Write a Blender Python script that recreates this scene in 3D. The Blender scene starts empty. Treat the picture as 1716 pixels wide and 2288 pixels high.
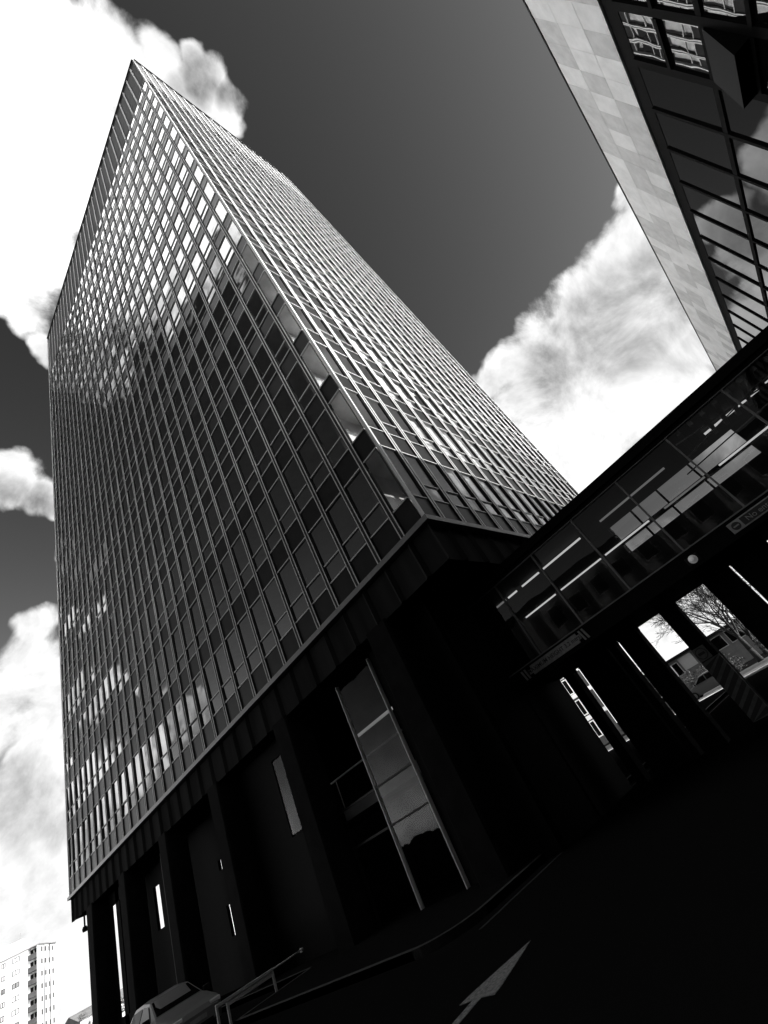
import bpy, bmesh, math, random
from mathutils import Vector, Matrix
random.seed(11)
sc = bpy.context.scene
COL = sc.collection

# ------------------------------------------------------------------ helpers
class MB:
    """collects boxes, quads and tubes and links them as ONE mesh object"""
    def __init__(s): s.v=[]; s.f=[]; s.m=[]; s.smooth=[]
    def face(s, pts, m=0, sm=False):
        n=len(s.v); s.v+= [tuple(p) for p in pts]; s.f.append(tuple(range(n,n+len(pts)))); s.m.append(m); s.smooth.append(sm)
    def box(s, x0,x1,y0,y1,z0,z1, m=0):
        n=len(s.v)
        s.v+=[(x0,y0,z0),(x1,y0,z0),(x1,y1,z0),(x0,y1,z0),(x0,y0,z1),(x1,y0,z1),(x1,y1,z1),(x0,y1,z1)]
        for f in ((0,3,2,1),(4,5,6,7),(0,1,5,4),(1,2,6,5),(2,3,7,6),(3,0,4,7)):
            s.f.append(tuple(n+i for i in f)); s.m.append(m); s.smooth.append(False)
        return s
    def xbox(s, M, x0,x1,y0,y1,z0,z1, m=0):
        n=len(s.v); s.box(x0,x1,y0,y1,z0,z1,m)
        for i in range(n,len(s.v)): s.v[i]=tuple(M@Vector(s.v[i]))
        return s
    def tube(s, a, b, r0, r1=None, n=8, m=0, caps=True):
        r1=r0 if r1 is None else r1
        a=Vector(a); b=Vector(b); d=(b-a)
        if d.length<1e-6: return s
        d.normalize(); u=d.orthogonal().normalized(); w=d.cross(u); k=len(s.v)
        for c,r in ((a,r0),(b,r1)):
            for i in range(n):
                t=2*math.pi*i/n; s.v.append(tuple(c+u*(r*math.cos(t))+w*(r*math.sin(t))))
        for i in range(n):
            j=(i+1)%n; s.f.append((k+i,k+j,k+n+j,k+n+i)); s.m.append(m); s.smooth.append(True)
        if caps:
            s.f.append(tuple(k+i for i in reversed(range(n)))); s.m.append(m); s.smooth.append(False)
            s.f.append(tuple(k+n+i for i in range(n))); s.m.append(m); s.smooth.append(False)
        return s
    def prism(s, poly, axis, a, b, m=0):
        """poly = list of 2-D points; axis: 'x','y','z' = extrusion axis"""
        def P(p,t):
            if axis=='z': return (p[0],p[1],t)
            if axis=='x': return (t,p[0],p[1])
            return (p[0],t,p[1])
        n=len(poly); A=[P(p,a) for p in poly]; B=[P(p,b) for p in poly]
        s.face(A[::-1],m); s.face(B,m)
        for i in range(n):
            j=(i+1)%n; s.face([A[i],A[j],B[j],B[i]],m)
        return s
    def mesh(s, name, mats):
        me=bpy.data.meshes.new(name); me.from_pydata(s.v,[],s.f)
        for m in (mats if isinstance(mats,(list,tuple)) else [mats]): me.materials.append(m)
        me.polygons.foreach_set('material_index', s.m)
        me.polygons.foreach_set('use_smooth', s.smooth)
        me.update(); return me
    def build(s, name, mats, parent=None, loc=None, fix=True, bevel=0):
        me=s.mesh(name, mats)
        if fix:
            bm=bmesh.new(); bm.from_mesh(me); bmesh.ops.recalc_face_normals(bm, faces=bm.faces); bm.to_mesh(me); bm.free()
        o=bpy.data.objects.new(name, me); COL.objects.link(o)
        if parent: o.parent=parent
        if loc is not None: o.location=loc
        if bevel:
            md=o.modifiers.new('bevel','BEVEL'); md.width=bevel; md.segments=2; md.limit_method='ANGLE'
        return o

def tag(o, label=None, cat=None, group=None, kind=None):
    if label: o['label']=label
    if cat: o['category']=cat
    if group: o['group']=group
    if kind: o['kind']=kind
    return o
def empty(name, loc=(0,0,0), rz=0, label=None, cat=None, group=None):
    o=bpy.data.objects.new(name,None); COL.objects.link(o); o.location=loc; o.rotation_euler=(0,0,rz)
    o.empty_display_size=.3
    return tag(o,label,cat,group)
def copy_tree(o, parent=None):
    c=o.copy(); COL.objects.link(c)
    if parent: c.parent=parent
    for ch in list(o.children): copy_tree(ch,c)
    return c

# ------------------------------------------------------------------ materials (all neutral: the picture is black and white)
def newmat(name):
    m=bpy.data.materials.new(name); m.use_nodes=True; nt=m.node_tree; nt.nodes.clear()
    out=nt.nodes.new('ShaderNodeOutputMaterial'); return m,nt,out
def solid(name, v, rough=.6, spec=.3, metal=0., nscale=None, namt=.25, bump=0., bscale=20., streak=False, emit=None):
    m,nt,out=newmat(name); N=nt.nodes; L=nt.links
    b=N.new('ShaderNodeBsdfPrincipled'); b.inputs['Roughness'].default_value=rough
    b.inputs['Specular IOR Level'].default_value=spec; b.inputs['Metallic'].default_value=metal
    b.inputs['Base Color'].default_value=(v,v,v,1)
    tc=N.new('ShaderNodeTexCoord')
    if nscale:
        mp=N.new('ShaderNodeMapping'); L.new(tc.outputs['Object'],mp.inputs[0])
        if streak: mp.inputs['Scale'].default_value=(1,1,.12)
        nz=N.new('ShaderNodeTexNoise'); nz.inputs['Scale'].default_value=nscale; nz.inputs['Detail'].default_value=7; nz.inputs['Roughness'].default_value=.62
        L.new(mp.outputs[0],nz.inputs['Vector'])
        mr=N.new('ShaderNodeMapRange'); mr.inputs[1].default_value=.3; mr.inputs[2].default_value=.7
        mr.inputs[3].default_value=v*(1-namt); mr.inputs[4].default_value=v*(1+namt)
        L.new(nz.outputs[0],mr.inputs[0])
        cc=N.new('ShaderNodeCombineColor')
        for i in range(3): L.new(mr.outputs[0],cc.inputs[i])
        L.new(cc.outputs[0],b.inputs['Base Color'])
    if bump:
        n2=N.new('ShaderNodeTexNoise'); n2.inputs['Scale'].default_value=bscale; n2.inputs['Detail'].default_value=5
        L.new(tc.outputs['Object'],n2.inputs['Vector'])
        bp=N.new('ShaderNodeBump'); bp.inputs['Strength'].default_value=bump; bp.inputs['Distance'].default_value=.02
        L.new(n2.outputs[0],bp.inputs['Height']); L.new(bp.outputs[0],b.inputs['Normal'])
    if emit:
        b.inputs['Emission Color'].default_value=(1,1,1,1); b.inputs['Emission Strength'].default_value=emit
    L.new(b.outputs[0],out.inputs[0]); return m
def glass(name, ior=1.7, tint=.3, rough=.01, wave=.015, wscale=.8, opaque=None):
    """reflective pane: Fresnel mix of a mirror and either a tinted see-through or a dark body"""
    m,nt,out=newmat(name); N=nt.nodes; L=nt.links
    tc=N.new('ShaderNodeTexCoord'); nz=N.new('ShaderNodeTexNoise'); nz.inputs['Scale'].default_value=wscale; nz.inputs['Detail'].default_value=1.5
    geo=N.new('ShaderNodeNewGeometry'); L.new(geo.outputs['Position'],nz.inputs['Vector'])
    bp=N.new('ShaderNodeBump'); bp.inputs['Strength'].default_value=1; bp.inputs['Distance'].default_value=wave
    L.new(nz.outputs[0],bp.inputs['Height'])
    fr=N.new('ShaderNodeFresnel'); sel=N.new('ShaderNodeMapRange'); L.new(geo.outputs['Backfacing'],sel.inputs[0]); sel.inputs[3].default_value=ior; sel.inputs[4].default_value=1/ior; L.new(sel.outputs[0],fr.inputs[0])
    gl=N.new('ShaderNodeBsdfGlossy'); gl.inputs['Roughness'].default_value=rough; gl.inputs['Color'].default_value=(.95,.95,.95,1)
    L.new(bp.outputs[0],gl.inputs['Normal'])
    if opaque is None:
        bk=N.new('ShaderNodeBsdfTransparent'); bk.inputs[0].default_value=(tint,tint,tint,1)
    else:
        bk=N.new('ShaderNodeBsdfDiffuse'); bk.inputs[0].default_value=(opaque,opaque,opaque,1)
    mx=N.new('ShaderNodeMixShader'); L.new(fr.outputs[0],mx.inputs[0]); L.new(bk.outputs[0],mx.inputs[1]); L.new(gl.outputs[0],mx.inputs[2])
    L.new(mx.outputs[0],out.inputs[0]); return m

M={}
M['alu']=solid('aluminium_fins',.43,rough=.45,spec=.5,nscale=1.5,namt=.08)
M['frame']=solid('transom_metal',.38,rough=.45,spec=.4,nscale=3,namt=.1)
M['gasket']=solid('dark_gasket',.012,rough=.6,spec=.2)
M['spandrel']=solid('enamelled_spandrel',.014,rough=.35,spec=.08,nscale=2,namt=.2)
M['blind']=solid('pale_blind',.75,rough=.9,spec=.05,nscale=.9,namt=.3)
M['inner']=solid('room_surface',.7,rough=.9,spec=.05,nscale=.6,namt=.3)
M['innerdark']=solid('room_dark',.015,rough=.95,spec=.02,nscale=.5,namt=.4)
M['crown']=solid('crown_panel_dark',.11,rough=.7,spec=.05,nscale=.8,namt=.15)
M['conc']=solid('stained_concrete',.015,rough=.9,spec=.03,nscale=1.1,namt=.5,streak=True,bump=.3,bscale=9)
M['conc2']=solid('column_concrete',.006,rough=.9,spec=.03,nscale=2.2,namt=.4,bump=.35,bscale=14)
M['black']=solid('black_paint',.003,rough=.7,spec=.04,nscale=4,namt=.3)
M['blackmetal']=solid('black_metal',.008,rough=.5,spec=.12,nscale=4,namt=.3)
M['bridgeframe']=solid('bridge_glazing_bar',.12,rough=.45,spec=.4,nscale=3,namt=.2)
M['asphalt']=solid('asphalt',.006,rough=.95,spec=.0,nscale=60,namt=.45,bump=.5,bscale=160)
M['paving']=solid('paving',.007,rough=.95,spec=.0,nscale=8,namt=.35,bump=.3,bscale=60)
M['kerb']=solid('kerb_stone',.035,rough=.85,spec=.1,nscale=9,namt=.3,bump=.2,bscale=60)
M['paint']=solid('road_paint',.15,rough=.85,spec=.05,nscale=22,namt=.6,bump=.3,bscale=160)
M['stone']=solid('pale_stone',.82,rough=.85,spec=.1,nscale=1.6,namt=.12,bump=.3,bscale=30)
M['stone2']=solid('pale_stone_darker',.62,rough=.85,spec=.1,nscale=2.2,namt=.16,bump=.3,bscale=30)  # random mix of two slab tones stands in for reflected sunlight patches
M['greydark']=solid('dark_grey_panel',.05,rough=.8,spec=.1,nscale=1,namt=.3)
M['slat']=solid('reflection_slat',.3,rough=.7,spec=.2)
M['stonejoint']=solid('pale_stone_joint',.28,rough=.9,spec=.1)  # darker stone showing in the slab joints
M['white']=solid('white_render',.5,rough=.8,spec=.1,nscale=.5,namt=.05)
M['greypanel']=solid('grey_panel',.16,rough=.7,spec=.2,nscale=1,namt=.25)
M['tube']=solid('lit_tube',.8,emit=.6)
M['tubedim']=solid('dim_tube',.8,emit=.13)
M['silver']=solid('silver_paint',.12,rough=.35,spec=.3,metal=.1)
M['rubber']=solid('rubber',.015,rough=.8,spec=.1)
M['rail']=solid('galvanised_steel',.35,rough=.55,spec=.4,nscale=30,namt=.2,bump=.15,bscale=90)
M['signface']=solid('sign_face',.55,rough=.5,spec=.3,nscale=6,namt=.15)
M['signdark']=solid('sign_lettering',.02,rough=.5,spec=.3)
M['bark']=solid('bark',.035,rough=.95,spec=.05,nscale=12,namt=.4,bump=.5,bscale=40)
M['leaf']=solid('leaf',.06,rough=.8,spec=.15,nscale=5,namt=.6)
M['brick']=solid('brickwork',.22,rough=.9,spec=.08,nscale=3,namt=.3)
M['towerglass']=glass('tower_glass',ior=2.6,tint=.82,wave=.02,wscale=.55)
M['towerglass2']=glass('tower_glass_shade_side',ior=2.3,tint=.2,wave=.02,wscale=.55)  # darkened copy of the tower glass, shade put into the left face
M['blind2']=solid('shade_side_blind',.2,rough=.9,spec=.05,nscale=.9,namt=.3)  # left-face blinds: the pale blind darkened to suit the shaded side
M['cornerglass']=glass('corner_glass',ior=1.7,tint=.9,wave=.02,wscale=.55)
M['libglass']=glass('library_glass',ior=1.95,wave=.0014,wscale=1.1,opaque=.004)
M['bridgeglass']=glass('bridge_glass',ior=1.36,tint=.55,wave=.004,wscale=.8)
M['lobbyglass']=glass('lobby_glass',ior=1.2,tint=.6,wave=.02,wscale=.9)
M['carglass']=glass('car_glass',ior=1.1,opaque=.004,wave=0.001)

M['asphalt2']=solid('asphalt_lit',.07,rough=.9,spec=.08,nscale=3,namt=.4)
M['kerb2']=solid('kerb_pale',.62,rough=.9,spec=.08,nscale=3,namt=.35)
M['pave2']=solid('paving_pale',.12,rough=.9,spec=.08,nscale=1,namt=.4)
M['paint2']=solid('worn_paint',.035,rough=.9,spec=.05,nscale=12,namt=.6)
M['bridgeceil']=solid('bridge_ceiling',.02,rough=.7,spec=.2,nscale=2,namt=.3)
M['bridgewall']=solid('bridge_wall',.03,rough=.7,spec=.2,nscale=1.5,namt=.4)
M['bridgeglass2']=glass('bridge_rear_glass',ior=1.3,tint=.5,wave=.0)
M['lamp']=solid('lamp_diffuser',.7,rough=.4,nscale=10,namt=.1,emit=.05)
M['signface2']=solid('sign_face_grimy',.22,rough=.6,spec=.2,nscale=9,namt=.25)
M['signface3']=solid('sign_plate_grey',.1,rough=.5,spec=.3,nscale=9,namt=.25)
M['stripe']=solid('stripe_paint',.09,rough=.6,spec=.2,nscale=9,namt=.3)
# ------------------------------------------------------------------ camera (phone ultra-wide, pitched up 33 deg and rolled)
cd=bpy.data.cameras.new('camera'); cam=bpy.data.objects.new('camera',cd); COL.objects.link(cam)
cd.sensor_fit='VERTICAL'; cd.sensor_height=24; cd.sensor_width=18; cd.lens=24*1026.13/2288; cd.clip_start=.05; cd.clip_end=3000
cam.matrix_world=Matrix(((0.693503,-0.130174,-0.708596,0),(-0.585849,-0.674344,-0.449489,0),(-0.419325,0.726853,-0.543923,1.6),(0,0,0,1)))
sc.camera=cam

# ------------------------------------------------------------------ sun and sky
SUN=Vector((.30,-1.0,.47)).normalized()
ld=bpy.data.lights.new('sun','SUN'); ld.energy=5.0; ld.angle=math.radians(.53); ld.color=(1,.985,.96)
lo=bpy.data.objects.new('sun',ld); COL.objects.link(lo); lo.rotation_euler=SUN.to_track_quat('Z','Y').to_euler(); lo.location=(20,-60,40)
elev=math.asin(SUN.z); az=math.atan2(SUN.x,SUN.y)

CLOUD_PUFFS = [(0.1959, 0.8976, 0.3948, 0.0508), (0.1828, 0.8583, 0.4794, 0.0464), (0.8084, 0.295, 0.5093, 0.0423), (0.8457, 0.2876, 0.4496, 0.0556), (0.882, 0.2447, 0.4029, 0.054), (0.7885, 0.394, 0.4722, 0.0571), (0.1697, 0.8376, 0.5192, 0.0401), (0.1938, 0.9366, 0.2921, 0.0526), (0.1817, 0.9603, 0.2116, 0.064), (0.2083, 0.9187, 0.3356, 0.0371), (-0.0289, 0.153, 0.9878, 0.1224), (0.0298, 0.1722, 0.9846, 0.0988), (0.0727, 0.2293, 0.9706, 0.1334), (0.0345, 0.368, 0.9292, 0.1416), (0.0681, 0.4331, 0.8988, 0.0747), (0.091, 0.0947, 0.9913, 0.0637), (0.1461, 0.0473, 0.9881, 0.0409), (0.1864, 0.0046, 0.9825, 0.0332), (0.222, 0.0123, 0.975, 0.0408), (0.2514, 0.0336, 0.9673, 0.0461), (0.2771, 0.0436, 0.9599, 0.0284), (0.1953, 0.0633, 0.9787, 0.0532), (0.1644, 0.1048, 0.9808, 0.0649), (0.089, 0.4821, 0.8716, 0.0387), (0.1145, 0.5046, 0.8557, 0.0233), (0.1074, 0.6734, 0.7314, 0.0504), (0.1472, 0.6873, 0.7113, 0.0385), (0.1637, 0.7062, 0.6888, 0.0213), (0.169, 0.7678, 0.618, 0.0196), (0.1633, 0.8672, 0.4704, 0.0642), (0.2065, 0.8691, 0.4494, 0.0599), (0.1246, 0.9002, 0.4173, 0.0709), (0.1736, 0.9199, 0.3517, 0.0361), (0.1801, 0.9526, 0.2452, 0.0659), (0.1731, 0.9687, 0.178, 0.081), (0.2294, 0.969, 0.092, 0.0795), (0.1861, 0.9811, 0.0521, 0.0719), (0.1548, 0.936, 0.3161, 0.0343), (0.3056, 0.9513, 0.0395, 0.0824), (0.7864, -0.2252, 0.5752, 0.067), (0.8127, -0.1647, 0.559, 0.0862), (0.8645, -0.1662, 0.4744, 0.1275), (0.8181, -0.09, 0.568, 0.077), (0.822, -0.0011, 0.5694, 0.0911), (0.7948, 0.076, 0.6022, 0.0608), (0.833, 0.098, 0.5445, 0.07), (0.8754, 0.0965, 0.4736, 0.0947), (0.8794, 0.0058, 0.476, 0.1308), (0.9007, -0.0687, 0.429, 0.137), (0.9382, -0.107, 0.3291, 0.112), (0.8954, -0.2368, 0.3771, 0.1259), (0.8359, -0.2634, 0.4815, 0.0883), (0.911, 0.1239, 0.3934, 0.1019), (0.7935, 0.118, 0.597, 0.0443), (0.7436, -0.2421, 0.6232, 0.0292), (0.9701, 0.2298, 0.0785, 0.1579), (0.9891, 0.1187, 0.0874, 0.1379), (-0.2077, 0.138, 0.9684, 0.1576), (-0.2022, 0.302, 0.9316, 0.1407), (-0.2636, 0.2201, 0.9392, 0.1074), (-0.1439, 0.3902, 0.9094, 0.1014), (-0.2945, 0.1399, 0.9453, 0.0914), (-0.2002, 0.4901, 0.8484, 0.066), (-0.2054, 0.8249, 0.5266, 0.0349), (-0.2297, 0.8126, 0.5357, 0.0287), (-0.2285, 0.9392, 0.2564, 0.0532), (-0.2811, 0.9157, 0.2871, 0.0514), (-0.3384, 0.892, 0.2998, 0.0482), (-0.2523, 0.8752, 0.4128, 0.0479), (-0.4073, 0.8513, 0.3309, 0.0376), (-0.1997, 0.7573, 0.6218, 0.0433)]
CLOUD_SHADES = [(0.1725, 0.9421, 0.2875, 0.0733, 0.38), (0.212, 0.9446, 0.2507, 0.0462, 0.36), (0.1629, 0.9687, 0.1874, 0.056, 0.15), (0.2245, 0.9665, 0.1247, 0.0468, 0.12), (0.186, 0.9807, 0.061, 0.055, 0.1), (0.1539, 0.9321, 0.3279, 0.0346, 0.3), (0.8354, 0.0114, 0.5495, 0.0747, 0.3), (0.8245, 0.3058, 0.4761, 0.0843, 0.5), (0.2068, 0.0241, 0.9781, 0.0553, 0.5), (0.1834, 0.0662, 0.9808, 0.0466, 0.3), (0.2557, 0.0111, 0.9667, 0.0362, 0.4), (0.2219, 0.0816, 0.9716, 0.0368, 0.35), (0.8481, -0.1151, 0.5172, 0.128, 0.34), (0.8441, -0.1943, 0.4998, 0.0964, 0.34), (0.8496, -0.2469, 0.4661, 0.0637, 0.3), (0.8326, -0.048, 0.5518, 0.0635, 0.2), (0.8977, -0.1682, 0.4073, 0.082, 0.3), (0.1757, 0.9305, 0.3214, 0.0412, 0.25), (0.1038, 0.6853, 0.7208, 0.0401, 0.3), (0.1422, 0.6941, 0.7057, 0.0417, 0.35), (0.1699, 0.7725, 0.6119, 0.0279, 0.45), (0.0844, 0.4582, 0.8849, 0.0382, 0.2), (0.2287, 0.9407, 0.2505, 0.0355, 0.15), (-0.2002, 0.4901, 0.8484, 0.0808, 0.55), (-0.2946, 0.2918, 0.91, 0.0449, 0.4), (-0.2487, 0.3942, 0.8847, 0.0827, 0.45), (-0.2523, 0.8752, 0.4128, 0.0546, 0.5), (-0.4073, 0.8513, 0.3309, 0.045, 0.5), (-0.1997, 0.7573, 0.6218, 0.0505, 0.6)]

w=bpy.data.worlds.new('World'); sc.world=w; w.use_nodes=True; nt=w.node_tree; nt.nodes.clear(); N=nt.nodes; L=nt.links
def mth(op,a,b=None,c=None,clamp=False):
    n=N.new('ShaderNodeMath'); n.operation=op; n.use_clamp=clamp
    for i,x in enumerate((a,b,c)):
        if x is None: continue
        if isinstance(x,(int,float)): n.inputs[i].default_value=x
        else: L.new(x,n.inputs[i])
    return n.outputs[0]
def ramp(x,a,b,c=0.,d=1.,smooth=True):
    n=N.new('ShaderNodeMapRange'); n.interpolation_type='SMOOTHSTEP' if smooth else 'LINEAR'
    L.new(x,n.inputs[0])
    for i,v in zip((1,2,3,4),(a,b,c,d)): n.inputs[i].default_value=v
    return n.outputs[0]
tc=N.new('ShaderNodeTexCoord'); D0=tc.outputs['Generated']
sky=N.new('ShaderNodeTexSky'); sky.sky_type='NISHITA'; sky.sun_disc=False; sky.sun_elevation=elev; sky.sun_rotation=az; sky.altitude=50; sky.dust_density=.6
sp=N.new('ShaderNodeSeparateColor'); L.new(sky.outputs[0],sp.inputs[0])
skyv=mth('MULTIPLY',mth('POWER',sp.outputs[0],2.),.85)          # a red filter in front of a black-and-white film: only the red of the blue sky
def noise(scale,detail,rough,vec,dist=0.,off=0):
    n=N.new('ShaderNodeTexNoise'); n.inputs['Scale'].default_value=scale; n.inputs['Detail'].default_value=detail; n.inputs['Roughness'].default_value=rough; n.inputs['Distortion'].default_value=dist
    if off:
        a=N.new('ShaderNodeVectorMath'); a.operation='ADD'; L.new(vec,a.inputs[0]); a.inputs[1].default_value=(off,off*.7,off*1.3); vec=a.outputs[0]
    L.new(vec,n.inputs['Vector']); return n
wn=noise(4.5,4,.6,D0)
s1=N.new('ShaderNodeVectorMath'); s1.operation='SUBTRACT'; L.new(wn.outputs['Color'],s1.inputs[0]); s1.inputs[1].default_value=(.5,.5,.5)
s2=N.new('ShaderNodeVectorMath'); s2.operation='MULTIPLY_ADD'; L.new(s1.outputs[0],s2.inputs[0]); s2.inputs[1].default_value=(.16,.16,.16); L.new(D0,s2.inputs[2])
s3=N.new('ShaderNodeVectorMath'); s3.operation='NORMALIZE'; L.new(s2.outputs[0],s3.inputs[0]); DW=s3.outputs[0]
def puff(x,y,z,a):
    dn=N.new('ShaderNodeVectorMath'); dn.operation='DOT_PRODUCT'; L.new(DW,dn.inputs[0])
    l=math.sqrt(x*x+y*y+z*z); dn.inputs[1].default_value=(x/l,y/l,z/l)
    k=2/(a*a); return mth('MULTIPLY_ADD',dn.outputs['Value'],k,1-k)
def field(lst):
    acc=None
    for p in lst:
        v=mth('MAXIMUM',puff(*p[:4]),-3.)
        acc=v if acc is None else mth('SMOOTH_MAX',acc,v,.35)
    return acc
F=field(CLOUD_PUFFS)
fb=noise(7,12,.62,D0,.35); fb2=noise(2.2,6,.6,D0,.2,3.1); fb3=noise(16,8,.65,D0,.6,7.7)
sz=N.new('ShaderNodeSeparateXYZ'); L.new(D0,sz.inputs[0])
F2=mth('ADD',F,mth('MULTIPLY',mth('SUBTRACT',fb.outputs[0],.5),2.3))
F2=mth('ADD',F2,ramp(sz.outputs[2],.03,.22,1.6,0.))          # a bank of cloud along the whole horizon
dens=ramp(F2,-.08,.62)
# shading inside the clouds: thick middles a little grey, plus darker folds
sh=None
for p in CLOUD_SHADES:
    v=mth('MULTIPLY',ramp(puff(*p[:4]),0.,1.),p[4]); sh=v if sh is None else mth('MAXIMUM',sh,v)
fold=mth('MULTIPLY',ramp(fb2.outputs[0],.42,.72),.2)
fs=noise(7,12,.62,D0,.35)                                       # the same billows sampled a step towards the sun: their lee sides are greyer
av=N.new('ShaderNodeVectorMath'); av.operation='ADD'; L.new(D0,av.inputs[0]); av.inputs[1].default_value=(SUN.x*.022,SUN.y*.022,SUN.z*.022); L.new(av.outputs[0],fs.inputs['Vector'])
relief=mth('SUBTRACT',fs.outputs[0],fb.outputs[0])
fold2=mth('ADD',mth('MULTIPLY',relief,1.3),.08)
tot=mth('ADD',mth('ADD',mth('MULTIPLY',sh,ramp(fb2.outputs[0],.3,.66,.7,1.15)),fold),fold2,clamp=True); tot=mth('MINIMUM',tot,.85)
glare=N.new('ShaderNodeVectorMath'); glare.operation='DOT_PRODUCT'; L.new(D0,glare.inputs[0]); glare.inputs[1].default_value=(-.27,.27,.925)  # added brightness of unseen high cloud, mirrored in the tower's left face
glare3=N.new('ShaderNodeVectorMath'); glare3.operation='DOT_PRODUCT'; L.new(D0,glare3.inputs[0]); glare3.inputs[1].default_value=(-.26,.88,.39)  # added brightness of unseen low cloud, mirrored lower on the same face
hidden_fill=N.new('ShaderNodeVectorMath'); hidden_fill.operation='DOT_PRODUCT'; L.new(D0,hidden_fill.inputs[0]); hidden_fill.inputs[1].default_value=(.55,.79,.26)  # added glow hidden behind the tower, fills the shaded library stone
cl=mth('MULTIPLY',mth('MULTIPLY',mth('SUBTRACT',1.,tot),ramp(sz.outputs[0],-.8,-.38,.22,1.)),mth('MULTIPLY',mth('ADD',mth('ADD',ramp(glare.outputs['Value'],.90,.975,1.,3.6),ramp(glare3.outputs['Value'],.965,.995,0.,1.5)),ramp(hidden_fill.outputs['Value'],.955,.995,0.,24.)),10.5))
lum=mth('ADD',mth('MULTIPLY',skyv,mth('SUBTRACT',1.,dens)),mth('MULTIPLY',cl,dens))
lum=mth('MULTIPLY',lum,ramp(sz.outputs[2],-.08,-.01,.15,1.))
cmb=N.new('ShaderNodeCombineColor')
for i in range(3): L.new(lum,cmb.inputs[i])
bg=N.new('ShaderNodeBackground'); L.new(cmb.outputs[0],bg.inputs[0]); bg.inputs[1].default_value=.08
wo=N.new('ShaderNodeOutputWorld'); L.new(bg.outputs[0],wo.inputs[0])
w.cycles.sampling_method='MANUAL'; w.cycles.sample_map_resolution=512
sc.view_settings.view_transform='Standard'; sc.view_settings.look='None'; sc.view_settings.exposure=.55; sc.view_settings.gamma=1
sc.cycles.max_bounces=7; sc.cycles.diffuse_bounces=3; sc.cycles.glossy_bounces=4; sc.cycles.transparent_max_bounces=12; sc.cycles.sample_clamp_indirect=4
sc.render.film_transparent=False

# ------------------------------------------------------------------ the office tower
X0,Y0,X1,Y1=10.0,5.27,29.76,41.05          # footprint
ZL,ZG,ZT=8.03,66.05,75.6                   # ledge, top of glazing, top of crown
ZB_=6.9; NF=18; FH=(ZG-ZL)/NF
LY=[Y0]+[Y0+.913+1.1714*i for i in range(30)]
LY=LY[:30]+[Y1-.913] if len(LY)>31 else LY
LY=[Y0,Y0+.913]+[Y0+.913+ (Y1-Y0-1.826)/29*i for i in range(1,30)]+[Y1]
RX=[X0,X0+.92]+[X0+.92+(X1-X0-1.84)/16*i for i in range(1,17)]+[X1]
tower=empty('office_tower',(X0,Y0,0),0,'tall dark glass office tower with close-set metal fins and a dark panelled crown','tower')
def P(mb,name,mats,parent=tower,**k):
    for i,v in enumerate(mb.v): mb.v[i]=(v[0]-X0,v[1]-Y0,v[2])
    return mb.build(name,mats,parent,**k)
class Face:
    """a facade plane: s runs along it, d points outwards"""
    def __init__(s,kind): s.k=kind
    def B(s,mb,a,b,d0,d1,z0,z1,m=0):
        if s.k=='L': mb.box(X0-d1,X0-d0,a,b,z0,z1,m)
        elif s.k=='R': mb.box(a,b,Y0-d1,Y0-d0,z0,z1,m)
        elif s.k=='L2': mb.box(X1+d0,X1+d1,a,b,z0,z1,m)
        else: mb.box(a,b,Y1+d0,Y1+d1,z0,z1,m)
    def Q(s,mb,a,b,d,z0,z1,m=0,tx=0.,tz=0.):
        # tx, tz: how far the pane leans sideways and backwards in its frame
        d0,d1,d2,d3=d-tx-tz,d+tx-tz,d+tx+tz,d-tx+tz
        if s.k=='L': mb.face([(X0-d1,b,z0),(X0-d0,a,z0),(X0-d3,a,z1),(X0-d2,b,z1)],m)
        else: mb.face([(a,Y0-d0,z0),(b,Y0-d1,z0),(b,Y0-d2,z1),(a,Y0-d3,z1)],m)
faces={'L':(Face('L'),LY),'R':(Face('R'),RX)}
SPH,HOP=.93,.70
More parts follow.
